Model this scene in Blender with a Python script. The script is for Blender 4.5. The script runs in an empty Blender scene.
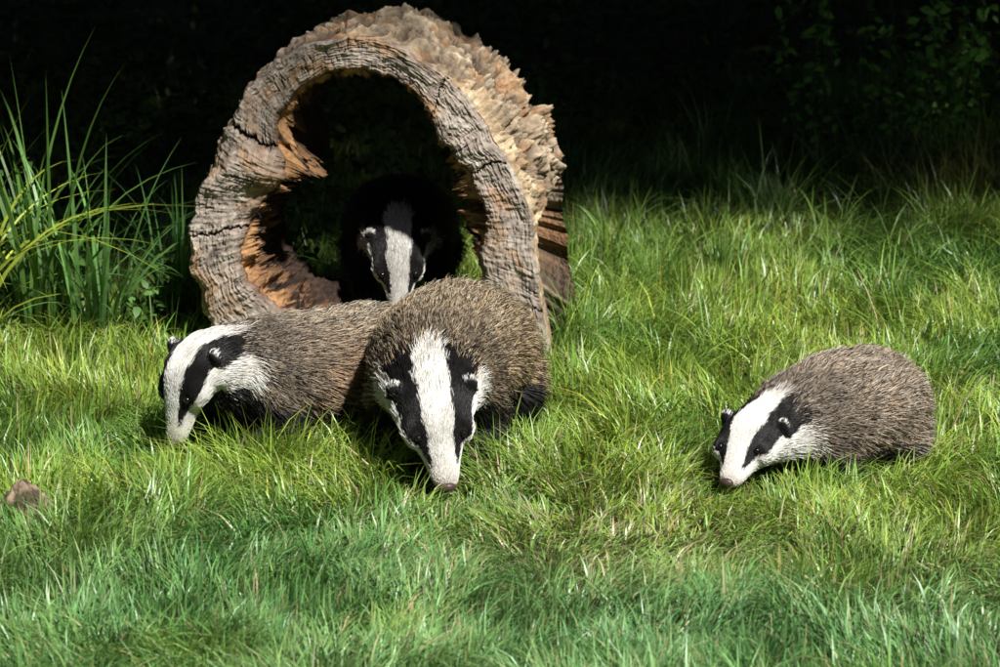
import bpy, math, random
import numpy as np
from mathutils import Vector
rng = np.random.default_rng(7); random.seed(7)
scene = bpy.context.scene
col = scene.collection

# ------------------------------------------------------------------ helpers
def hash3(ix, iy, iz, seed=0):
    n = (ix.astype(np.int64)*374761393 + iy.astype(np.int64)*668265263 + iz.astype(np.int64)*2147483647 + seed*1274126177) & 0xffffffff
    n = ((n ^ (n >> 13)) * 1274126177) & 0xffffffff
    n = n ^ (n >> 16)
    return (n & 0xffffff) / float(0xffffff)
def vnoise(x, y, z, seed=0):
    xi, yi, zi = np.floor(x), np.floor(y), np.floor(z)
    fx, fy, fz = x-xi, y-yi, z-zi
    fx = fx*fx*(3-2*fx); fy = fy*fy*(3-2*fy); fz = fz*fz*(3-2*fz)
    r = 0
    for dx in (0, 1):
        for dy in (0, 1):
            for dz in (0, 1):
                w = (fx if dx else 1-fx)*(fy if dy else 1-fy)*(fz if dz else 1-fz)
                r = r + w*hash3(xi+dx, yi+dy, zi+dz, seed)
    return r*2-1
def fbm(x, y, z=None, oct=4, seed=0, gain=.5):
    x = np.asarray(x, float); y = np.asarray(y, float)
    z = np.zeros_like(x+y) if z is None else np.asarray(z, float)
    a, r, t = 1, 0, 0
    for o in range(oct):
        x1 = .8*x+.6*z; z1 = -.6*x+.8*z; y2 = .8*y+.6*x1; x2 = .8*x1-.6*y
        x, y, z = x2+.37, y2+1.13, z1+.71
        r = r + a*vnoise(x, y, z, seed+o*17)
        t += a; a *= gain; x, y, z = x*2.03, y*2.03, z*2.03
    return r/t*1.15
def sstep(a, b, x):
    t = np.clip((x-a)/(b-a), 0, 1); return t*t*(3-2*t)
def mix(a, b, t):
    t = np.asarray(t)[..., None]; return np.asarray(a)*(1-t)+np.asarray(b)*t
def H(x, y):
    x = np.asarray(x, float); y = np.asarray(y, float)
    h = .035*fbm(x*.9+5, y*.9, oct=3, seed=3)+.012*fbm(x*4, y*4, oct=2, seed=9)
    h = h*np.clip(1-np.hypot(x, y-9)/60, 0, 1)
    h = h - .03*np.exp(-(((x-.75)/.35)**2+((y-8.75)/.3)**2))
    return h
def mk_mesh(name, V, faces_list, C=None, smooth=True):
    me = bpy.data.meshes.new(name)
    V = np.ascontiguousarray(V, dtype=np.float32)
    me.vertices.add(len(V)); me.vertices.foreach_set("co", V.ravel())
    loops = np.concatenate([f.ravel() for f in faces_list]).astype(np.int32)
    starts = []; o = 0
    for f in faces_list:
        starts.append(o+np.arange(len(f))*f.shape[1]); o += f.size
    starts = np.concatenate(starts).astype(np.int32)
    me.loops.add(len(loops)); me.loops.foreach_set("vertex_index", loops)
    me.polygons.add(len(starts)); me.polygons.foreach_set("loop_start", starts)
    me.update(calc_edges=True)
    me.polygons.foreach_set("use_smooth", np.full(len(starts), smooth, dtype=bool))
    if C is not None:
        a = me.attributes.new("Col", 'FLOAT_COLOR', 'POINT')
        c4 = np.ones((len(V), 4), np.float32); c4[:, :3] = C
        a.data.foreach_set("color", c4.ravel())
    return me
def add_obj(name, data, mat=None, parent=None):
    ob = bpy.data.objects.new(name, data); col.objects.link(ob)
    if mat is not None: data.materials.append(mat)
    if parent is not None: ob.parent = parent
    return ob
def empty(name):
    e = bpy.data.objects.new(name, None); col.objects.link(e); e.empty_display_size = .1; return e
def new_mat(name):
    m = bpy.data.materials.new(name); m.use_nodes = True
    nt = m.node_tree; nt.nodes.clear()
    out = nt.nodes.new('ShaderNodeOutputMaterial')
    return m, nt, out
def N(nt, t, **kw):
    n = nt.nodes.new(t)
    for k, v in kw.items(): setattr(n, k, v)
    return n

# ------------------------------------------------------------------ materials
def leaf_material(name, trans=.3, rough=.45, gloss=.06):
    m, nt, out = new_mat(name)
    at = N(nt, 'ShaderNodeAttribute'); at.attribute_name = "Col"
    p = N(nt, 'ShaderNodeBsdfDiffuse'); t = N(nt, 'ShaderNodeBsdfTranslucent')
    g = N(nt, 'ShaderNodeBsdfGlossy'); g.inputs['Roughness'].default_value = rough; g.inputs['Color'].default_value = (.9, 1, .9, 1)
    mx = N(nt, 'ShaderNodeMixShader'); mx.inputs[0].default_value = trans
    m2 = N(nt, 'ShaderNodeMixShader'); m2.inputs[0].default_value = gloss
    nt.links.new(at.outputs['Color'], p.inputs['Color'])
    nt.links.new(at.outputs['Color'], t.inputs['Color'])
    nt.links.new(p.outputs[0], mx.inputs[1]); nt.links.new(t.outputs[0], mx.inputs[2])
    nt.links.new(mx.outputs[0], m2.inputs[1]); nt.links.new(g.outputs[0], m2.inputs[2])
    nt.links.new(m2.outputs[0], out.inputs[0])
    return m
mat_grass = leaf_material("grass_blades", .30, .42, .06)
mat_leaf = leaf_material("leaves", .2, .5, .02)
mat_sedge = leaf_material("sedge_leaf", .25, .45, .045)

def attr_material(name, rough=.8, spec=.2, bump=.4, scale=60, var=.35, dist=.01):
    m, nt, out = new_mat(name)
    at = N(nt, 'ShaderNodeAttribute'); at.attribute_name = "Col"
    tc = N(nt, 'ShaderNodeTexCoord')
    no = N(nt, 'ShaderNodeTexNoise'); no.inputs['Scale'].default_value = scale; no.inputs['Detail'].default_value = 6
    nt.links.new(tc.outputs['Object'], no.inputs['Vector'])
    mr = N(nt, 'ShaderNodeMapRange'); mr.inputs['To Min'].default_value = 1-var; mr.inputs['To Max'].default_value = 1+var
    mr.inputs['From Min'].default_value = .25; mr.inputs['From Max'].default_value = .75
    nt.links.new(no.outputs[0], mr.inputs['Value'])
    vm = N(nt, 'ShaderNodeVectorMath', operation='SCALE')
    nt.links.new(at.outputs['Color'], vm.inputs[0]); nt.links.new(mr.outputs[0], vm.inputs['Scale'])
    p = N(nt, 'ShaderNodeBsdfPrincipled'); p.inputs['Roughness'].default_value = rough
    p.inputs['Specular IOR Level'].default_value = spec
    nt.links.new(vm.outputs[0], p.inputs['Base Color'])
    b = N(nt, 'ShaderNodeBump'); b.inputs['Strength'].default_value = bump; b.inputs['Distance'].default_value = dist
    nt.links.new(no.outputs[0], b.inputs['Height']); nt.links.new(b.outputs[0], p.inputs['Normal'])
    nt.links.new(p.outputs[0], out.inputs[0])
    return m
mat_wood = attr_material("weathered_wood", .85, .15, .7, 75, .4, .008)
mat_bark = attr_material("tree_bark", .9, .1, .7, 25, .4, .02)
mat_skin = attr_material("badger_skin", .8, .1, .2, 80, .2, .002)
mat_rock = attr_material("stone", .85, .2, .6, 50, .35, .01)

m, nt, out = new_mat("fur_strands"); mat_fur = m
at = N(nt, 'ShaderNodeAttribute'); at.attribute_name = "Col"
p = N(nt, 'ShaderNodeBsdfDiffuse'); g = N(nt, 'ShaderNodeBsdfGlossy'); g.inputs['Roughness'].default_value = .4
mx = N(nt, 'ShaderNodeMixShader'); mx.inputs[0].default_value = .03
nt.links.new(at.outputs['Color'], p.inputs['Color']); nt.links.new(p.outputs[0], mx.inputs[1]); nt.links.new(g.outputs[0], mx.inputs[2])
nt.links.new(mx.outputs[0], out.inputs[0])

m, nt, out = new_mat("wet_black"); mat_wet = m
p = N(nt, 'ShaderNodeBsdfPrincipled'); p.inputs['Base Color'].default_value = (.008, .007, .007, 1); p.inputs['Roughness'].default_value = .12
nt.links.new(p.outputs[0], out.inputs[0])
m, nt, out = new_mat("nose_leather"); mat_nose = m
p = N(nt, 'ShaderNodeBsdfPrincipled'); p.inputs['Base Color'].default_value = (.07, .04, .035, 1); p.inputs['Roughness'].default_value = .45
nt.links.new(p.outputs[0], out.inputs[0])

m, nt, out = new_mat("soil_and_thatch"); mat_ground = m
tc = N(nt, 'ShaderNodeTexCoord'); no = N(nt, 'ShaderNodeTexNoise'); no.inputs['Scale'].default_value = 6; no.inputs['Detail'].default_value = 10
cr = N(nt, 'ShaderNodeValToRGB'); cr.color_ramp.elements[0].position = .3; cr.color_ramp.elements[1].position = .7
cr.color_ramp.elements[0].color = (.03, .03, .012, 1); cr.color_ramp.elements[1].color = (.09, .10, .03, 1)
p = N(nt, 'ShaderNodeBsdfPrincipled'); p.inputs['Roughness'].default_value = .95; p.inputs['Specular IOR Level'].default_value = .1
bp = N(nt, 'ShaderNodeBump'); bp.inputs['Distance'].default_value = .03
nt.links.new(tc.outputs['Object'], no.inputs['Vector']); nt.links.new(no.outputs[0], cr.inputs[0])
nt.links.new(cr.outputs[0], p.inputs['Base Color']); nt.links.new(no.outputs[0], bp.inputs['Height'])
nt.links.new(bp.outputs[0], p.inputs['Normal']); nt.links.new(p.outputs[0], out.inputs[0])

# ------------------------------------------------------------------ ground
def stretched(lo, hi, step, far):
    core = np.arange(lo, hi+1e-6, step); e = []; d = step
    x = core[-1]
    while x < far: d *= 1.35; x += d; e.append(x)
    f = []; d = step; x = core[0]
    while x > -far: d *= 1.35; x -= d; f.append(x)
    return np.array(f[::-1]+list(core)+e)
gx = stretched(-4, 4, .06, 250); gy = stretched(4, 15, .06, 250)
X, Y = np.meshgrid(gx, gy); Z = H(X, Y)
V = np.stack([X, Y, Z], -1).reshape(-1, 3)
def grid_faces(nr, nc, wrap=False):
    r = np.arange(nr-1)[:, None]; c = np.arange(nc if wrap else nc-1)[None, :]
    c2 = (c+1) % nc
    return np.stack([r*nc+c+0*r, r*nc+c2, (r+1)*nc+c2, (r+1)*nc+c+0*r], -1).reshape(-1, 4)
add_obj("ground", mk_mesh("ground", V, [grid_faces(len(gy), len(gx))]), mat_ground)

# ------------------------------------------------------------------ badger canonical body
prof = np.array([
 (-.004,-.012,.006,.006,.006),(.000,-.012,.017,.013,.014),(.012,-.012,.026,.020,.021),(.04,-.010,.033,.027,.027),
 (.07,-.006,.041,.035,.032),(.10,-.002,.055,.044,.039),(.13,.000,.070,.054,.047),(.165,.002,.082,.061,.057),
 (.20,.002,.088,.068,.067),(.25,0,.096,.080,.084),(.30,0,.112,.099,.102),(.38,0,.132,.122,.118),(.48,0,.148,.132,.125),
 (.60,0,.164,.138,.130),(.70,0,.158,.136,.128),(.78,-.005,.128,.118,.110),(.83,-.01,.085,.085,.08),(.86,-.01,.045,.045,.045),(.872,-.01,.01,.01,.01)])
def P(s, k): return np.interp(s, prof[:, 0], prof[:, k])
def tube(pts, rad, n=14):
    pts = np.array(pts, float); rad = np.array(rad, float)
    t = np.linspace(0, len(pts)-1, (len(pts)-1)*5+1)
    i = np.arange(len(pts))
    pp = np.stack([np.interp(t, i, pts[:, k]) for k in range(3)], -1)
    for _ in range(2): pp[1:-1] = .25*pp[:-2]+.5*pp[1:-1]+.25*pp[2:]
    rr = np.interp(t, i, rad)
    T = np.gradient(pp, axis=0); T /= np.linalg.norm(T, axis=1)[:, None]+1e-9
    ref = np.array([0., 1, 0]) if abs(T[:, 1]).max() < .9 else np.array([1., 0, 0])
    A = np.cross(T, ref); A /= np.linalg.norm(A, axis=1)[:, None]+1e-9
    B = np.cross(T, A)
    th = np.linspace(0, 2*np.pi, n, endpoint=False)
    V = pp[:, None]+rr[:, None, None]*(A[:, None]*np.cos(th)[None, :, None]+B[:, None]*np.sin(th)[None, :, None])
    V = V.reshape(-1, 3); nr = len(pp)
    F = grid_faces(nr, n, True)
    V = np.vstack([V, pp[0], pp[-1]]); a, b = nr*n, nr*n+1
    j = np.arange(n)
    F3 = np.vstack([np.stack([np.full(n, a), (j+1) % n, j], -1), np.stack([np.full(n, b), (nr-1)*n+j, (nr-1)*n+(j+1) % n], -1)])
    return V, F, F3
def ellipsoid(c, r, n=12, m=8):
    th = np.linspace(0, 2*np.pi, n, endpoint=False); ph = np.linspace(0.02, np.pi-.02, m)
    V = np.stack([np.sin(ph)[:, None]*np.cos(th), np.sin(ph)[:, None]*np.sin(th), np.cos(ph)[:, None]+0*th], -1).reshape(-1, 3)
    F = grid_faces(m, n, True)
    V = np.vstack([V, [0, 0, 1], [0, 0, -1]]); j = np.arange(n)
    F3 = np.vstack([np.stack([np.full(n, m*n), (j+1) % n, j], -1), np.stack([np.full(n, m*n+1), (m-1)*n+j, (m-1)*n+(j+1) % n], -1)])
    return V*np.array(r)+np.array(c), F, F3
def combine(parts):
    Vs, Fs, F3s, o = [], [], [], 0
    for V, F, F3 in parts:
        Vs.append(V); Fs.append(F+o); F3s.append(F3+o); o += len(V)
    return np.vstack(Vs), [np.vstack(Fs), np.vstack(F3s)]
EAR = (.200, .081, .042)
def build_canonical():
    ss = np.concatenate([np.linspace(-.004, .3, 50), np.linspace(.31, .872, 50)])
    n = 40; th = np.linspace(0, 2*np.pi, n, endpoint=False)
    w, hu, hd, zc = P(ss, 2), P(ss, 3), P(ss, 4), P(ss, 1)
    k = np.array([.25, .5, .25])
    def sm(a):
        for _ in range(3): a = np.concatenate([[a[0]], np.convolve(a, k, 'valid'), [a[-1]]])
        return a
    w, hu, hd, zc = map(sm, (w, hu, hd, zc))
    S = np.repeat(ss[:, None], n, 1)
    a = w[:, None]*np.sin(th); c = np.cos(th)
    b = zc[:, None]+np.where(c > 0, hu[:, None], hd[:, None])*c
    V = np.stack([S, a, b], -1).reshape(-1, 3)
    F = grid_faces(len(ss), n, True); V = np.vstack([V, [-.006, 0, -.012], [.876, 0, -.01]])
    j = np.arange(n); q = len(ss)*n
    F3 = np.vstack([np.stack([np.full(n, q), (j+1) % n, j], -1), np.stack([np.full(n, q+1), (len(ss)-1)*n+j, (len(ss)-1)*n+(j+1) % n], -1)])
    parts = [(V, F, F3)]
    parts.append(tube([(.83, 0, .0), (.89, 0, -.03), (.93, 0, -.07), (.95, 0, -.11)], [.04, .03, .024, .010]))
    for sg in (-1, 1):
        parts.append(tube([(.37, sg*.075, -.03), (.42, sg*.105, -.09), (.385, sg*.105, -.145), (.35, sg*.105, -.165)], [.06, .045, .034, .026]))
        parts.append(tube([(.70, sg*.085, -.02), (.635, sg*.125, -.08), (.725, sg*.115, -.13), (.68, sg*.115, -.165)], [.075, .055, .032, .026]))
        for i in range(4):
            o = (i-1.5)*.014
            parts.append(tube([(.365, sg*.105+o*.8, -.163), (.335, sg*.105+o*1.3, -.166), (.322, sg*.105+o*1.4, -.172)], [.011, .010, .006], 8))
            parts.append(tube([(.69, sg*.115+o*.8, -.163), (.655, sg*.115+o*1.3, -.166), (.642, sg*.115+o*1.4, -.172)], [.011, .010, .006], 8))
        parts.append(ellipsoid((EAR[0], sg*EAR[1], EAR[2]), (.009, .019, .023)))
        parts.append(ellipsoid((.135, sg*.052, .006), (.05, .024, .032)))
    V, F = combine(parts)
    me = mk_mesh("canon", V, F)
    ob = bpy.data.objects.new("canon", me); col.objects.link(ob)
    r = ob.modifiers.new("r", 'REMESH'); r.mode = 'VOXEL'; r.voxel_size = .0055
    s = ob.modifiers.new("s", 'SMOOTH'); s.factor = .5; s.iterations = 3
    dg = bpy.context.evaluated_depsgraph_get(); dg.update()
    me2 = bpy.data.meshes.new_from_object(ob.evaluated_get(dg))
    me2.calc_loop_triangles()
    nv = len(me2.vertices); V = np.empty(nv*3, np.float32); me2.vertices.foreach_get("co", V); V = V.reshape(-1, 3).astype(float)
    Nn = np.empty(nv*3, np.float32); me2.vertices.foreach_get("normal", Nn); Nn = Nn.reshape(-1, 3).astype(float)
    nt_ = len(me2.loop_triangles); T = np.empty(nt_*3, np.int32); me2.loop_triangles.foreach_get("vertices", T); T = T.reshape(-1, 3)
    bpy.data.objects.remove(ob); bpy.data.meshes.remove(me2); bpy.data.meshes.remove(me)
    return V, Nn, T
CV, CN, CT = build_canonical()

WHITE = np.array([.78, .74, .68]); BLACK = np.array([.012, .011, .011])
def fur_pattern(Q, seed):
    s, a, b = Q[:, 0], Q[:, 1], Q[:, 2]
    zc = P(s, 1); w = np.maximum(P(s, 2), .005); hu = np.maximum(P(s, 3), .005)
    nz = fbm(s*30, a*30, b*30, 3, seed)
    phi = np.degrees(np.arctan2(np.abs(a)/w, (b-zc)/hu)) + nz*10
    blaze_edge = np.interp(s, [0, .04, .10, .18, .24, .30], [60, 44, 29, 27, 23, 12])
    black_edge = np.interp(s, [0, .04, .10, .15, .20, .26], [60, 60, 71, 73, 71, 66])
    cheek_edge = np.interp(s, [0, .05, .12, .2, .28], [150, 146, 140, 134, 110])
    blk = sstep(blaze_edge-4, blaze_edge+4, phi)*(1-sstep(black_edge-5, black_edge+5, phi))*sstep(.032, .055, s)
    blk = np.maximum(blk, sstep(cheek_edge-5, cheek_edge+5, phi)*sstep(.0, .05, s)*.95)
    aa = np.abs(a)
    ear = (np.abs(s-EAR[0]) < .016) & (aa > EAR[1]-.022) & (b > .028) & ((aa/(w+.004))**2+((b-zc)/(hu+.004))**2 > 1.0)
    rho = np.sqrt(((aa-EAR[1])/.019)**2+((b-EAR[2])/.023)**2)
    blk = np.where(ear, 1-sstep(.80, .90, rho)*(b > EAR[2]+.002), blk)
    blk = np.where((~ear) & (np.abs(s-EAR[0]) < .03) & (phi > 35) & (phi < 74), 1, blk)
    endw = .290+.02*nz
    body = sstep(endw-.045, endw+.035, s-np.where((phi > 80), .015, 0))
    under = sstep(104, 122, phi)*sstep(.2, .3, s)
    leg = sstep(-.085, -.105, b)*(s > .28)*(s < .80)
    under = np.maximum(under, leg)
    length = np.interp(s, [0, .05, .12, .20, .27, .36, .5, .9], [.005, .007, .011, .016, .028, .042, .052, .058])
    length = np.where(ear, .006, length)
    length = np.where((phi > 75) & (s > .10) & (s < .24), length*1.5, length)
    length = np.where(b < -.13, .012, length)
    return blk, body, under, length, phi, ear
def pose_map(ctrl, scale, roll=None):
    c = np.array(ctrl, float)
    ss = np.linspace(c[0, 0], c[-1, 0], 300)
    def cr(k):
        s = c[:, 0]; v = c[:, k]; m = np.gradient(v, s)
        i = np.clip(np.searchsorted(s, ss, 'right')-1, 0, len(s)-2)
        h = s[i+1]-s[i]; t = (ss-s[i])/h
        return (2*t**3-3*t**2+1)*v[i]+(t**3-2*t**2+t)*h*m[i]+(-2*t**3+3*t**2)*v[i+1]+(t**3-t**2)*h*m[i+1]
    C = np.stack([cr(1), cr(2), cr(3)], -1)
    T = np.gradient(C, axis=0); T /= np.linalg.norm(T, axis=1)[:, None]
    e = .3; s2 = np.concatenate([[ss[0]-e], ss, [ss[-1]+e]])
    C2 = np.vstack([C[0]-T[0]*e*scale, C, C[-1]+T[-1]*e*scale]); T2 = np.vstack([T[0], T, T[-1]])
    U = np.array([0, 0, 1.])
    r = np.interp(s2, [0, .2, .38, 1], roll if roll else [0, 0, 0, 0])
    B = U-T2*(T2@U)[:, None]; B /= np.linalg.norm(B, axis=1)[:, None]
    Nn = np.cross(B, T2)
    cr_, sr_ = np.cos(r)[:, None], np.sin(r)[:, None]
    B, Nn = B*cr_+Nn*sr_, Nn*cr_-B*sr_
    def f(Q):
        sh = Q.shape; Q = Q.reshape(-1, 3); s = Q[:, 0]
        def I(M): return np.stack([np.interp(s, s2, M[:, k]) for k in range(3)], -1)
        R = I(C2)+scale*(Q[:, 1:2]*I(Nn)+Q[:, 2:3]*I(B))
        return R.reshape(sh)
    return f
def make_badger(ctrl, scale, seed, n_hair=95000, tint=(1, 1, 1), flank=(0, 0, 0), roll=None, shade_dim=1.0, shade_wdim=1.0):
    r = np.random.default_rng(seed)
    e = empty("badger")
    f = pose_map(ctrl, scale, roll)
    blk, body, under, length, phi, ear = fur_pattern(CV, seed)
    c = mix(mix(WHITE*.8*shade_wdim, BLACK, blk), np.array([.10, .08, .065])*shade_dim, body)
    c = mix(c, BLACK, under)
    add_obj("body", mk_mesh("body", f(CV), [CT], c), mat_skin, e)
    eyes = []
    for sg in (-1, 1):
        s0 = .100; ang = math.radians(53)
        q = np.array([s0, sg*P(s0, 2)*math.sin(ang)*1.10, P(s0, 1)+P(s0, 3)*math.cos(ang)*1.10]); eyes.append(q)
        v, F, F3 = ellipsoid(q, (.0085, .0085, .0085), 16, 12)
        add_obj("eye", mk_mesh("eye", f(v), [F, F3]), mat_wet, e)
    v, F, F3 = ellipsoid((-.002, 0, -.008), (.011, .018, .013), 16, 12)
    add_obj("nose", mk_mesh("nose", f(v), [F, F3]), mat_nose, e)
    cl = []
    for sg in (-1, 1):
        for i in range(4):
            o = (i-1.5)*.014
            cl.append(tube([(.325, sg*.105+o*1.4, -.168), (.305, sg*.105+o*1.5, -.171), (.290, sg*.105+o*1.5, -.180)], [.004, .003, .001], 6))
            cl.append(tube([(.645, sg*.115+o*1.4, -.168), (.630, sg*.115+o*1.5, -.172), (.622, sg*.115+o*1.5, -.178)], [.004, .003, .001], 6))
    v, F = combine(cl); add_obj("claws", mk_mesh("claws", f(v), F), mat_nose, e)
    A, B, C_ = CV[CT[:, 0]], CV[CT[:, 1]], CV[CT[:, 2]]
    area = np.linalg.norm(np.cross(B-A, C_-A), axis=1)
    cen = (A+B+C_)/3
    wgt = area*np.where(cen[:, 0] < .27, 3.0, 1.0)*np.where(cen[:, 2] < -.09, .5, 1)
    ti = r.choice(len(CT), n_hair, p=wgt/wgt.sum())
    u, v2 = r.random(n_hair), r.random(n_hair); fl = u+v2 > 1; u[fl] = 1-u[fl]; v2[fl] = 1-v2[fl]
    w0 = 1-u-v2
    Q = CV[CT[ti, 0]]*w0[:, None]+CV[CT[ti, 1]]*u[:, None]+CV[CT[ti, 2]]*v2[:, None]
    Nr = CN[CT[ti, 0]]*w0[:, None]+CN[CT[ti, 1]]*u[:, None]+CN[CT[ti, 2]]*v2[:, None]
    Nr /= np.linalg.norm(Nr, axis=1)[:, None]+1e-9
    keep = (Q[:, 0] > .004)
    for q in eyes: keep &= np.linalg.norm(Q-q, axis=1) > .010
    Q, Nr = Q[keep], Nr[keep]; n = len(Q)
    blk, body, under, length, phi, ear = fur_pattern(Q, seed)
    L = length*r.uniform(.6, 1.35, n)
    back = np.zeros((n, 3)); back[:, 0] = 1
    cl1 = fbm(Q[:, 0]*20, Q[:, 1]*20, Q[:, 2]*20, 3, seed+5); cl2 = fbm(Q[:, 0]*20+9, Q[:, 1]*20, Q[:, 2]*20, 3, seed+8)
    cl3 = fbm(Q[:, 0]*45+3, Q[:, 1]*45, Q[:, 2]*45, 2, seed+9)
    bw = np.where(Q[:, 0] > .27, 1, .45)
    back[:, 1] = (cl1*.65+r.normal(0, .16, n))*bw
    back[:, 2] = (cl2*.4+r.normal(0, .15, n))*bw-.45*sstep(50, 110, phi)*(Q[:, 0] > .28)
    back -= Nr*(back*Nr).sum(1)[:, None]
    back /= np.linalg.norm(back, axis=1)[:, None]+1e-6
    back = np.where(ear[:, None], np.array([.8, 0, .5]), back)
    lift = np.interp(Q[:, 0], [0, .15, .3, 1], [.20, .24, .34, .40])*r.uniform(.5, 1.5, n)*(1+.8*cl3)
    K = 5; t = np.linspace(0, 1, K)
    pos = Q[:, None]+L[:, None, None]*(t[None, :, None]*back[:, None]*.95+Nr[:, None]*lift[:, None, None]*(t*(1.35-.75*t))[None, :, None])
    pos = f(pos)
    val = np.exp(r.normal(0, .22, n))*(1+.30*cl1)
    g = r.random(n)
    T_ = np.repeat(t[None], n, 0)+r.normal(0, .07, n)[:, None]
    tint = np.array(tint)*shade_dim
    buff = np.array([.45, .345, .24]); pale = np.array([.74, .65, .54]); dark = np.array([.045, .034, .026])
    fl_w = np.clip(sstep(18, 80, phi)*sstep(.36, .58, Q[:, 0]), 0, 1)
    hasf = sum(flank) > 0
    buffc = mix(np.tile(buff*tint, (n, 1)), np.array(flank) if hasf else buff*tint, fl_w)
    palec = mix(np.tile(pale*tint, (n, 1)), np.array(flank)*1.7 if hasf else pale*tint, fl_w*.8)
    k1 = sstep(.44, .54, T_); k2 = sstep(.72, .82, T_)
    bc = buffc[:, None]*(1-k1[..., None])+dark*k1[..., None]
    bc = bc*(1-k2[..., None])+palec[:, None]*k2[..., None]
    bc = np.where((g < .16)[:, None, None], dark*1.2, bc)
    bc = np.where((g > .90)[:, None, None], palec[:, None]*.8, bc)
    dk = 1-.45*sstep(.25, .33, Q[:, 0])*(1-sstep(.36, .50, Q[:, 0]))
    bc = bc*dk[:, None, None]
    hd = np.where((blk > r.random(n))[:, None], BLACK, WHITE*shade_wdim)
    muz = sstep(.05, .0, Q[:, 0])*.45
    hd = mix(hd, np.array([.28, .20, .16]), muz)
    isb = body > r.random(n)
    cc = np.where(isb[:, None, None], bc, hd[:, None])
    isu = under > r.random(n)
    cc = np.where(isu[:, None, None], BLACK*1.3, cc)*val[:, None, None]
    cc = np.clip(cc, 0, .84)
    rad = np.where(Q[:, 0] < .27, .00056, .00064)*scale
    rad = rad[:, None]*np.array([1, 1, .9, .65, .2])[None]
    cu = bpy.data.hair_curves.new("fur"); cu.add_curves([K]*n)
    cu.attributes["position"].data.foreach_set("vector", pos.astype(np.float32).ravel())
    ra = cu.attributes.get("radius") or cu.attributes.new("radius", 'FLOAT', 'POINT')
    ra.data.foreach_set("value", rad.astype(np.float32).ravel())
    ca = cu.attributes.new("Col", 'FLOAT_COLOR', 'POINT')
    c4 = np.ones((n, K, 4), np.float32); c4[..., :3] = cc
    ca.data.foreach_set("color", c4.ravel())
    add_obj("fur", cu, mat_fur, e)
    return e

S_ = [0, .2, .38, .6, .8]
def ctrl(pts): return [(s,)+tuple(p) for s, p in zip(S_, pts)]
bad_left = [(-.738, 8.68, .060), (-.672, 8.74, .215), (-.560, 8.84, .180), (-.38, 8.98, .150), (-.24, 9.14, .145)]
bad_mid = [(-.112, 8.31, .055), (-.145, 8.44, .205), (-.145, 8.64, .220), (-.105, 8.86, .222), (-.045, 9.06, .195)]
bad_right = [(.490, 8.385, .048), (.562, 8.52, .105), (.665, 8.64, .105), (.785, 8.78, .105), (.88, 8.92, .095)]
bad_log = [(-.252, 9.83, .105), (-.258, 9.93, .26), (-.255, 10.08, .265), (-.26, 10.28, .25), (-.25, 10.47, .20)]
make_badger(ctrl(bad_left), .95, 11, 100000, (1, .95, .87), flank=(.40, .22, .10))
make_badger(ctrl(bad_mid), 1.02, 22, 120000, (1.0, .93, .80), flank=(.46, .33, .19), roll=[.14, .08, 0, 0])
make_badger(ctrl(bad_right), .90, 33, 100000, (1.0, .95, .91))
make_badger(ctrl(bad_log), .86, 44, 50000, (.9, .9, .9), shade_dim=.12, shade_wdim=.75)  # shade inside the log is put into this badger's fur colours

# ------------------------------------------------------------------ hollow log
OC = np.array([370, 215.])
outer = np.array([(330,42),(370,38),(410,50),(440,72),(470,100),(495,140),(515,175),(530,210),(533,250),(538,300),(550,345),(556,385),(520,410),(450,415),(350,412),(270,400),(222,360),(203,310),(192,270),(190,235),(198,200),(214,170),(230,135),(243,110),(255,85),(280,62),(300,48)], float)
inner = np.array([(300,92),(330,74),(365,72),(400,82),(425,105),(438,140),(458,165),(478,190),(486,215),(478,250),(482,290),(480,335),(450,365),(390,368),(335,350),(300,318),(265,300),(248,285),(240,260),(246,230),(262,205),(286,182),(285,160),(276,140),(282,118)], float)
NT = 1200; th = np.linspace(0, 2*np.pi, NT, endpoint=False)
def polar(pts):
    d = (pts-OC)*np.array([1, -1])/400.
    a = np.arctan2(d[:, 1], d[:, 0]) % (2*np.pi); r = np.hypot(d[:, 0], d[:, 1])
    o = np.argsort(a); a, r = a[o], r[o]
    v = np.interp(th, np.concatenate([a-2*np.pi, a, a+2*np.pi]), np.tile(r, 3))
    k = np.hanning(19); k /= k.sum()
    return np.convolve(np.concatenate([v[-9:], v, v[:9]]), k, 'valid')
ro, ri = polar(outer), polar(inner)
cx, sx = np.cos(th), np.sin(th)
dgt = np.degrees(th)
edge_j = fbm(cx*13, sx*13, oct=4, seed=61)
ro = ro+.018*edge_j*np.where((dgt > 115) & (dgt < 250), 1, .35)
ri = ri+.010*fbm(cx*16+4, sx*16, oct=4, seed=62)
O_ = np.array([(OC[0]-500)/402., 9.70, (366-OC[1])/393.])
AX = np.array([.17, .985, 0]); AX /= np.linalg.norm(AX)
RX = np.array([1., -.10, 0]); RX /= np.linalg.norm(RX)
Lth = .48+.08*fbm(cx*2+3, sx*2, oct=3, seed=5)+.03*fbm(cx*12, sx*12, oct=3, seed=6)
nI, nF, nO, nB = 90, 70, 140, 16
rows = []
for w in np.linspace(1, 0, nI, endpoint=False): rows.append((0, 0, w))
for f in np.linspace(0, 1, nF, endpoint=False): rows.append((1, f, 0))
for w in np.linspace(0, 1, nO, endpoint=False)**1.2: rows.append((2, 1, w))
for f in np.linspace(1, 0, nB, endpoint=False): rows.append((3, f, 1))
kind = np.array([r[0] for r in rows])[:, None]+0*th; ff = np.array([r[1] for r in rows])[:, None]+0*th; ww = np.array([r[2] for r in rows])[:, None]+0*th
TH = th[None]+0*ff; DG = np.degrees(TH); D2 = np.where(DG > 180, DG-360, DG)
R = ri+(ro-ri)*ff; W = ww*Lth
CX, SX = np.cos(TH), np.sin(TH)
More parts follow.
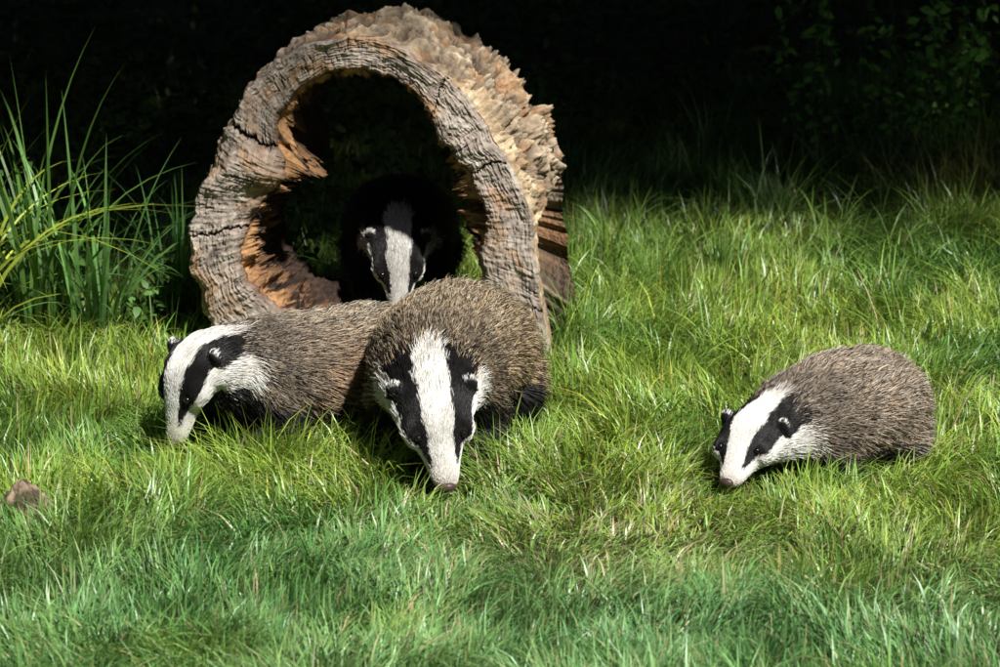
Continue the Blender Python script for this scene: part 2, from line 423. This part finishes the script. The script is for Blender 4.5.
nx, ny, nz = CX*.45, SX*.45, W
wx = .03*fbm(nx*12, ny*12, nz*12, 2, 91); wy = .03*fbm(nx*12, ny*12, nz*12, 2, 92)
nx2, ny2, nz2 = nx+wx, ny+wy, nz+wx
lump = fbm(nx2*9, ny2*9, nz2*9, 4, 31)
lump2 = fbm(nx2*26, ny2*26, nz2*26, 4, 32)
lump3 = fbm(nx2*60, ny2*60, nz2*60, 3, 34)
pit = 1-np.abs(fbm(nx2*16, ny2*16, nz2*16, 3, 35))*2.2
isO, isI, isF, isB = kind == 2, kind == 0, kind == 1, kind == 3
burl = np.exp(-((D2-33)/30)**2)+np.exp(-((D2-95)/17)**2)*.25
env = sstep(0, .06, W)
lowr = sstep(8, -12, D2)*sstep(-85, -50, D2)
R = np.where(isO, R*(1-.50*W*lowr)+env*((.010+.018*lump+.011*lump2+.006*lump3-.012*np.clip(pit, 0, 1)**3)*(1-.5*lowr)+burl*(.022+.05*np.maximum(lump, -.3)+.026*lump2+.010*lump3-.03*np.clip(pit, 0, 1)**3)), R)
R = np.where(isO | isB, R+.005*lump2*isO, R)
rag = np.exp(-((D2-8)/22)**2)+np.exp(-((D2-150)/14)**2)+.6*np.exp(-((DG-200)/23)**2)+.35
jag = fbm(CX*11, SX*11, W*13, 5, 41, .6)
R = np.where(isI, R+.012*lump+.012*lump2-rag*(.020+.085*jag)*sstep(.01, .05, W)*(1-.6*sstep(.15, .4, W)), R)
R = np.where(isI & (W > .10), R+.035*fbm(CX*4, SX*4, W*10, 3, 40)*sstep(.10, .25, W), R)
warp = fbm(CX*3, SX*3, ff*2, 3, 50)
rings = .5+.5*np.sin((ff*19+warp*3.5+.35*fbm(CX*14, SX*14, ff*6, 3, 51))*2*np.pi)
rmask = sstep(-.4, .3, fbm(CX*5, SX*5, ff*3, 3, 52))
fine = fbm(CX*14, SX*14, ff*30, 4, 53)
rad_grain = fbm(CX*60, SX*60, ff*3, 3, 54)
crk = 1-np.abs(fbm(CX*26, SX*26, ff*1.3, 3, 55)); crk = np.clip((crk-.94)/.06, 0, 1)**1.3
crk = crk*sstep(.0, .35, fbm(CX*6, SX*6, ff*3, 2, 57))
big = np.zeros_like(TH)
for a0, wd in ((146.5, .012), (60, .005), (188, .005), (22, .006), (330, .006)):
    dd = np.abs(((TH-np.radians(a0)+.06*warp+.03*fine+np.pi) % (2*np.pi))-np.pi)
    big = np.maximum(big, np.exp(-(dd/wd)**2)*(1 if a0 == 146.5 else sstep(.9, .3, np.abs(ff-.3)+.3*warp)))
depth = np.where(isF, .0011*rings*rmask+.0055*fine+.003*rad_grain+.008*crk+.035*big+.018*fbm(CX*5, SX*5, ff*2, 4, 60), 0)
depth = depth+np.where(isF, .02*np.exp(-ff/.05)+.012*np.exp(-(1-ff)/.04), 0)
stp = np.exp(-((TH-np.radians(160))/.17)**2)
depth = depth-np.where(isF, stp*.035*sstep(.05, .3, ff)*(1-sstep(.75, 1, ff)), 0)
Wd = W+depth
Wd = np.where(isI, W+.020*np.exp(-W/.03), Wd); Wd = np.where(isO, W+.012*np.exp(-W/.03), Wd)
pos = O_+(R*CX)[..., None]*RX+(R*SX)[..., None]*np.array([0, 0, 1.])+Wd[..., None]*AX
face = mix(np.array([.39, .325, .27]), np.array([.24, .19, .155]), np.clip(.30*rings*rmask+.7*fine+.4*rad_grain+.1, 0, 1))
face = mix(face, np.array([.33, .205, .115]), .85*sstep(.02, .42, fbm(CX*3, SX*3, ff*2, 3, 70)))
face = mix(face, np.array([.52, .46, .39]), .65*sstep(.1, .6, fbm(CX*7, SX*7, ff*3, 3, 72)))
face = mix(face, np.array([.12, .095, .08]), .7*sstep(.15, .6, fbm(CX*9, SX*9, ff*5, 3, 73)))
face = mix(face, np.array([.035, .025, .02]), np.clip(crk*.8+big, 0, 1))
face = mix(face, np.array([.16, .085, .045]), np.exp(-ff/.08)*.8)
bark = mix(np.array([.37, .28, .19]), np.array([.12, .085, .06]), sstep(.25, -.4, lump+lump2*.6))
bark = mix(bark, np.array([.56, .46, .33]), sstep(.1, .5, lump2+.3*lump)*.75)
bark = mix(bark, np.array([.40, .21, .09]), sstep(.05, .35, fbm(nx2*11, ny2*11, nz2*11, 3, 78))*.6)
bark = mix(bark, np.array([.05, .035, .025]), np.clip(pit, 0, 1)**2*.75*env*(1-.8*lowr))
sn = .05*lump+.05*lump2+.03*fbm(CX*5, SX*5, W*4, 3, 77)
sap = sstep(.12, .05, W+sn)*sstep(70, 50, DG)*(DG < 180)+sstep(.34, .20, W+sn)*(D2 < 0)*(D2 > -80)
grainz = fbm(CX*30, SX*30, W*4, 3, 79)
bark = mix(bark, mix(np.array([.60, .48, .31]), np.array([.36, .25, .15]), sstep(-.4, .3, grainz+.5*lump2)), np.clip(sap, 0, 1)*.9)
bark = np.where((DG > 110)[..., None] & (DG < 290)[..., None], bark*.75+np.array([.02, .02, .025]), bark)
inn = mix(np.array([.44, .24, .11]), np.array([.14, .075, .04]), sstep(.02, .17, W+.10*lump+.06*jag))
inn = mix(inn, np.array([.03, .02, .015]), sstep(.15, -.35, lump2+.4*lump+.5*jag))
inn = mix(inn, np.array([.03, .022, .018]), sstep(.14, .34, W)*.8)  # shade of the hollow painted in: wall colour nears black with depth
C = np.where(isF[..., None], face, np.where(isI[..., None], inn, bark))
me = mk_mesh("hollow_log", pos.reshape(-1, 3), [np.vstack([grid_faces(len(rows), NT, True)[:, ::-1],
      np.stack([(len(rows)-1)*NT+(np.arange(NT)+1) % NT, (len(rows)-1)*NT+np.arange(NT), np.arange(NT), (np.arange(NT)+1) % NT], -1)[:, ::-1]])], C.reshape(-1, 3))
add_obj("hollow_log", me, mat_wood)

# ------------------------------------------------------------------ blades generator
def blades(name, x, y, L, Wd, phi, bend, colr, mat, seg=3, tipcol=None, droop=.55):
    n = len(x); z = H(x, y)-.005
    base = np.stack([x, y, z], -1)
    d = np.stack([np.cos(phi), np.sin(phi), 0*phi], -1); side = np.stack([-np.sin(phi), np.cos(phi), 0*phi], -1)
    tw = rng.normal(0, .6, n)
    side2 = side*np.cos(tw)[:, None]+d*np.sin(tw)[:, None]
    lv = []; cl = []
    for i in range(seg+1):
        t = i/seg
        hor = bend*(t**1.7); ver = t-droop*bend*t**2.2
        c = base+d*(L*hor)[:, None]; c[:, 2] += L*ver
        wloc = Wd*(1-t**2)*.5*(.75 if i == 0 else 1)
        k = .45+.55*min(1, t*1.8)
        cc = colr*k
        if tipcol is not None: cc = mix(cc, tipcol, np.full(n, max(0, t-.55)*1.2))
        if i < seg:
            lv += [c-side2*wloc[:, None], c+side2*wloc[:, None]]; cl += [cc, cc]
        else: lv.append(c); cl.append(cc)
    nv = 2*seg+1
    V = np.stack(lv, 1).reshape(-1, 3); C = np.stack(cl, 1).reshape(-1, 3)
    o = (np.arange(n)*nv)[:, None]
    q = np.vstack([o+np.array([[2*i, 2*i+1, 2*i+3, 2*i+2]]) for i in range(seg-1)])
    t3 = o+np.array([[2*seg-2, 2*seg-1, 2*seg]])
    return add_obj(name, mk_mesh(name, V, [q, t3], C), mat)

def shade_edge(x): return np.interp(x, [-2, -.6, .3, 3], [11.1, 11.1, 12.1, 12.3])
n1, n2 = 240000, 40000
yy = 5.8+(14.0-5.8)*rng.random(n1)**1.2
hw = .13*yy+.35; xx = rng.uniform(-1, 1, n1)*hw
x2 = rng.uniform(-4, 4, n2); y2 = rng.uniform(4.5, 14.5, n2)
x = np.concatenate([xx, x2]); y = np.concatenate([yy, y2])
keep = np.ones(len(x), bool)
nose_sh = np.ones(len(x))
for b, sc, mn in ((bad_left, .95, .45), (bad_mid, 1.02, .45), (bad_right, .9, .65), (bad_log, .86, .4)):
    pts = np.array(b)
    for t in np.linspace(.25, 1, 16):
        q = np.stack([np.interp(t, np.array(S_)/.8, pts[:, k]) for k in range(3)])
        keep &= np.hypot(x-q[0], y-q[1]) > (.085 if t > .4 else .05)*sc
    for t in np.linspace(0, .25, 4):
        q = np.stack([np.interp(t, np.array(S_)/.8, pts[:, k]) for k in range(3)])
        dd = np.hypot(x-q[0], y-q[1]+.03); nose_sh = np.minimum(nose_sh, mn+(1-mn)*sstep(.05, .14, dd))
rel = np.stack([x-O_[0], y-O_[1]], -1); wv = rel[:, 1]/AX[1]; uv = rel[:, 0]-wv*AX[0]
keep &= ~((wv > -.02) & (wv < .5) & (uv > -.43) & (uv < .44))
x, y, nose_sh = x[keep], y[keep], nose_sh[keep]; n = len(x)
lf = fbm(x*2.6, y*2.6, oct=3, seed=81)
cl = fbm(x*10, y*7, oct=3, seed=82)
short = np.exp(-(((x-.22)/.5)**2+((y-7.95)/.55)**2))
L = (.100+.035*lf+.085*cl)*(1-.50*short)
def bump(cx_, cy_, rx, ry, a): return a*np.exp(-(((x-cx_)/rx)**2+((y-cy_)/ry)**2))
L += bump(-.50, 8.60, .16, .12, .07)+bump(.07, 8.58, .10, .14, .05)+bump(.70, 8.46, .12, .08, .035)+bump(-.28, 8.45, .08, .10, .04)
L += .06*sstep(10.8, 12.6, y)*sstep(.3, 1.3, x)+bump(.28, 10.2, .15, .5, .05)
L = np.clip(L, .028, .26)*rng.uniform(.5, 1.45, n)*nose_sh
phi = fbm(x*3.2+7, y*3.2, oct=2, seed=85)*5.5+fbm(x*11, y*8, oct=2, seed=88)*2+rng.normal(0, .85, n)-1.1
bend = np.clip(.58+.35*fbm(x*5, y*5, oct=2, seed=86)+.25*cl+rng.normal(0, .25, n)+.25*short, .05, 1.25)
Wb = rng.uniform(.0028, .0060, n)*np.interp(y, [7, 12], [1, 1.2])
G1 = np.array([.140, .310, .055]); G2 = np.array([.36, .50, .075]); G3 = np.array([.20, .40, .15]); ST = np.array([.64, .56, .30])
k = sstep(-.35, .4, fbm(x*1.5, y*1.5, oct=3, seed=90)+.6*short+.35*cl)
c = mix(np.tile(G1, (n, 1)), G2, k)
blue = sstep(8.4, 7.4, y)*.75*sstep(-.6, .2, fbm(x*2, y*2, oct=2, seed=92)+.25)
c = mix(c, G3, np.clip(blue, 0, 1))
st = rng.random(n) < (.04+.24*short+.04*(lf < -.2))
c = np.where(st[:, None], ST*rng.uniform(.5, 1.1, (n, 1)), c)
c = c*np.exp(rng.normal(0, .25, (n, 1)))
c[:, 0] *= np.exp(rng.normal(0, .15, n))
c *= np.interp(y, [7, 10, 11.8], [1.05, .95, .6])[:, None]  # painted shade: blade colour darkens with distance towards the background
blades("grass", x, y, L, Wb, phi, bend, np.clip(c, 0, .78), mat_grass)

def tuft(cx_, cy_, n, r, Lm, wm, colr, bendm=.5):
    a = rng.uniform(0, 2*np.pi, n); rr = r*np.sqrt(rng.random(n))
    x = cx_+rr*np.cos(a); y = cy_+rr*np.sin(a)
    return x, y, Lm*rng.uniform(.5, 1.2, n), wm*rng.uniform(.6, 1.3, n), a+rng.normal(0, .6, n), np.clip(rng.normal(bendm, .22, n), .05, 1.1), np.array(colr)*np.exp(rng.normal(0, .3, (n, 1)))
def tufts(name, specs, mat, seg=6, tip=None, droop=.6):
    z = [np.concatenate(c) for c in zip(*[tuft(*s) for s in specs])]
    return blades(name, *z, mat, seg=seg, tipcol=tip, droop=droop)
specs = []
for i in range(40):
    specs.append((rng.uniform(.2, 3.2), rng.uniform(11.3, 13.2), 45, .10, rng.uniform(.18, .36), .005, (.10, .18, .04), .55))
for i in range(8):
    specs.append((rng.uniform(1.05, 1.65), rng.uniform(11.7, 12.2), 45, .09, rng.uniform(.25, .38), .005, (.26, .25, .08), .5))
for i in range(26):
    specs.append((rng.uniform(.2, 1.6), rng.uniform(9.6, 11.6), 40, .08, rng.uniform(.16, .24), .005, (.20, .34, .06), .7))
for xx_, yy_ in ((.22, 10.0), (.30, 10.3), (.42, 10.6), (.18, 10.5), (.62, 10.9), (.5, 10.2)):
    specs.append((xx_, yy_, 60, .07, .21, .005, (.17, .32, .055), .45))
for i in range(16):
    specs.append((rng.uniform(-1.6, -.60), rng.uniform(9.6, 10.9), 40, .07, .18, .006, (.16, .27, .045), .5))
tufts("tall_grass", specs, mat_grass, seg=5)
tufts("sedge_plant", [(-1.02, 9.95, 50, .07, .62, .013, (.12, .26, .06), .50), (-1.18, 10.05, 45, .06, .90, .014, (.13, .27, .05), .48)], mat_sedge, seg=9, droop=.75)
tufts("sedge_plant", [(-.82, 10.15, 50, .07, .52, .011, (.08, .19, .05), .5)], mat_sedge, seg=9, droop=.75)
tufts("sedge_plant", [(-1.40, 9.85, 60, .10, .88, .014, (.36, .44, .05), .70)], mat_sedge, seg=9, droop=.8)

# ------------------------------------------------------------------ leaves
def leaves(P0, size, colr, up=.5):
    n = len(P0)
    d = rng.normal(0, 1, (n, 3)); d[:, 2] *= .5; d[:, 2] -= .2; d /= np.linalg.norm(d, axis=1)[:, None]
    nn = rng.normal(0, 1, (n, 3)); nn[:, 2] = np.abs(nn[:, 2])+up; s = np.cross(d, nn); s /= np.linalg.norm(s, axis=1)[:, None]
    nn = np.cross(s, d)
    sz = size[:, None]
    lv = [P0, P0+d*sz*.35-s*sz*.26+nn*sz*.07, P0+d*sz*.35+s*sz*.26+nn*sz*.07, P0+d*sz*.72-s*sz*.18+nn*sz*.03, P0+d*sz*.72+s*sz*.18+nn*sz*.03, P0+d*sz*1.0-nn*sz*.08]
    V = np.stack(lv, 1).reshape(-1, 3); o = (np.arange(n)*6)[:, None]
    t3 = np.vstack([o+np.array([[0, 2, 1]]), o+np.array([[3, 4, 5]])]); q = o+np.array([[1, 2, 4, 3]])
    return V, q, t3, np.repeat(colr, 6, 0)
n = 34000
x = rng.uniform(-3.5, 4, n); y = 11.6+rng.random(n)*5.5
hmax = .25+.55*sstep(-.2, .5, fbm(x*1.1, y*.9, oct=3, seed=101))+.08*(y-11.6)
edge = shade_edge(x)+.3
z = rng.random(n)**.8*hmax*sstep(edge-.2, edge+1.2, y)
kp = (y > edge+rng.normal(0, .2, n)) & (fbm(x*3.5, y*3.5, z*4, 2, 103) > -.18)
x, y, z = x[kp], y[kp], z[kp]; n = len(x)
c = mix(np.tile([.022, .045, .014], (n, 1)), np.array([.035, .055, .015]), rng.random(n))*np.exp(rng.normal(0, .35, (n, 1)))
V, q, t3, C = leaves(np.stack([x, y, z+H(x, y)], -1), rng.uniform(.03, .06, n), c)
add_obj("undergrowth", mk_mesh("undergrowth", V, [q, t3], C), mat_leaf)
def nettle(cx_, cy_, h, seed, br=1.0):
    r = np.random.default_rng(seed); parts = []; LP = []
    for i in range(7):
        bx, by = cx_+r.normal(0, .06), cy_+r.normal(0, .05); lx, ly = r.normal(0, .07, 2); hh = h*r.uniform(.6, 1.1)
        z0 = float(H(bx, by)); parts.append(tube([(bx, by, z0), (bx+lx*.4, by+ly*.4, z0+hh*.5), (bx+lx, by+ly, z0+hh)], [.003, .0025, .001], 5))
        for j in range(26):
            t = r.uniform(.15, 1); LP.append((bx+lx*t+r.normal(0, .014), by+ly*t+r.normal(0, .014), z0+hh*t))
    e = empty("nettle_plant")
    V, F = combine(parts); add_obj("stems", mk_mesh("stems", V, F, np.tile([.06, .10, .03], (len(V), 1))), mat_leaf, e)
    LP = np.array(LP); c = np.tile(np.array([.07, .15, .03])*br, (len(LP), 1))*np.exp(r.normal(0, .25, (len(LP), 1)))
    V, q, t3, C = leaves(LP, r.uniform(.025, .05, len(LP)), c); add_obj("leaves", mk_mesh("leaves", V, [q, t3], C), mat_leaf, e)
nettle(-.86, 10.0, .24, 1); nettle(-1.25, 10.35, .4, 2); nettle(-.66, 10.4, .3, 3)
nettle(1.25, 12.3, .6, 4, 2.5); nettle(1.5, 12.4, .75, 5, 2.5); nettle(1.02, 12.5, .65, 6, 2.2); nettle(1.7, 12.3, .6, 7, 2.5); nettle(1.4, 12.7, .8, 8, 2.2)

# ------------------------------------------------------------------ trees added out of view, crowns shaped to shade the background
shade_trees = [(-2.9, 15.6), (1.9, 17.2), (4.6, 13.2), (7.6, 16.0), (-6.0, 17.0)]
SUN = np.array([.33, -.57, .75]); SUN /= np.linalg.norm(SUN)
n = 75000
x = rng.uniform(-5, 9, n); y = rng.uniform(7.0, 18.5, n); z = 3.5+2.6*rng.random(n)
gx_, gy_ = x-z*SUN[0]/SUN[2], y-z*SUN[1]/SUN[2]
den = sstep(-.9, .5, gy_-shade_edge(gx_)+.5*fbm(x*1.3, y*1.3, z, 3, 110))
kp = rng.random(n) < den
x, y, z = x[kp], y[kp], z[kp]
LP = np.stack([x, y, z], -1)
near = np.argmin(np.stack([np.hypot(x-a, y-b) for a, b in shade_trees]), 0)
for i, (a, b) in enumerate(shade_trees):
    e = empty("unseen_shade_tree"); r = np.random.default_rng(200+i)
    h = 5.2; rad = r.uniform(.16, .24)
    parts = [tube([(a, b, -.15), (a+.02, b, .25), (a+.08, b-.05, 1.6), (a+.05, b-.15, 3.2), (a+.1, b-.2, h)], [rad*1.5, rad*1.05, rad*.9, rad*.7, rad*.25], 20)]
    Lp = LP[near == i]
    if len(Lp):
        for j in r.choice(len(Lp), min(16, len(Lp)), replace=False):
            q = Lp[j]; z0 = r.uniform(2.4, 3.6)
            mid = (q+np.array([a, b, z0]))/2+np.array([0, 0, .45])
            parts.append(tube([(a+.06, b-.12, z0), tuple(mid), tuple(q)], [rad*.38, rad*.2, .01], 8))
    V, F = combine(parts)
    nzv = fbm(V[:, 0]*9, V[:, 1]*9, V[:, 2]*2, 3, 7)
    Cb = mix(np.tile([.13, .10, .075], (len(V), 1)), np.array([.06, .05, .035]), sstep(-.4, .4, nzv))
    add_obj("trunk", mk_mesh("trunk", V, F, Cb), mat_bark, e)
    if len(Lp):
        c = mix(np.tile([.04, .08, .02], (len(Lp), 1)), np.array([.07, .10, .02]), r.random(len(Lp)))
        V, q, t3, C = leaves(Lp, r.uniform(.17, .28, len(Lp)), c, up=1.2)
        add_obj("unseen_shade_crown", mk_mesh("unseen_shade_crown", V, [q, t3], C), mat_leaf, e)

# ------------------------------------------------------------------ small things
def rock(name, c, r, seed, colr):
    V, F, F3 = ellipsoid((0, 0, 0), (1, 1, 1), 80, 50)
    d = 1+.45*fbm(V[:, 0]*1.6, V[:, 1]*1.6, V[:, 2]*1.6, 5, seed, .6)+.10*fbm(V[:, 0]*7, V[:, 1]*7, V[:, 2]*7, 3, seed+1)
    V = V*d[:, None]; V = V*np.array(r)+np.array(c)
    k = sstep(-.2, .3, fbm(V[:, 0]*40, V[:, 1]*40, V[:, 2]*40, 3, seed+3))
    add_obj(name, mk_mesh(name, V, [F, F3], mix(np.tile(colr, (len(V), 1)), np.array(colr)*.25, k)), mat_rock)
rock("rock", (-1.0, 8.12, .045), (.062, .05, .058), 5, [.30, .22, .15])
st_ = []
for (x0, y0, dx, dy, h) in ((.98, 10.0, -.06, .1, .16), (1.02, 8.9, .08, .0, .16)):
    z0 = float(H(x0, y0))+.02
    st_.append(tube([(x0, y0, z0), (x0+dx*.5, y0+dy*.5, z0+h*.6), (x0+dx, y0+dy, z0+h)], [.002, .0018, .001], 6))
V, F = combine(st_); add_obj("dry_stalks", mk_mesh("dry_stalks", V, F, np.tile([.5, .4, .22], (len(V), 1))), mat_leaf)

# ------------------------------------------------------------------ light
w = bpy.data.worlds.new("World"); scene.world = w; w.use_nodes = True
nt = w.node_tree; bg = nt.nodes.get('Background') or nt.nodes.new('ShaderNodeBackground')
sky = nt.nodes.new('ShaderNodeTexSky'); sky.sky_type = 'NISHITA'; sky.sun_disc = False
sky.sun_elevation = math.asin(SUN[2]); sky.sun_rotation = math.atan2(SUN[0], SUN[1])
nt.links.new(sky.outputs[0], bg.inputs[0]); bg.inputs[1].default_value = .018
ld = bpy.data.lights.new("sun", 'SUN'); ld.energy = 6.3; ld.angle = math.radians(2.5); ld.color = (1, .985, .95)
lo = bpy.data.objects.new("sun", ld); col.objects.link(lo)
lo.rotation_euler = Vector(SUN).to_track_quat('Z', 'Y').to_euler(); lo.location = (5, 4, 8)

# ------------------------------------------------------------------ camera
cd = bpy.data.cameras.new("camera"); cam = bpy.data.objects.new("camera", cd); col.objects.link(cam)
cam.location = (0, 0, 2.2); cam.rotation_euler = (math.radians(90-12.3), 0, 0)
cd.sensor_width = 36; cd.lens = 144; cd.clip_end = 600
cd.dof.use_dof = True; cd.dof.focus_distance = 9.0; cd.dof.aperture_fstop = 7
scene.camera = cam
scene.view_settings.view_transform = 'Standard'
try: scene.view_settings.look = 'None'
except Exception: pass
scene.view_settings.exposure = 0
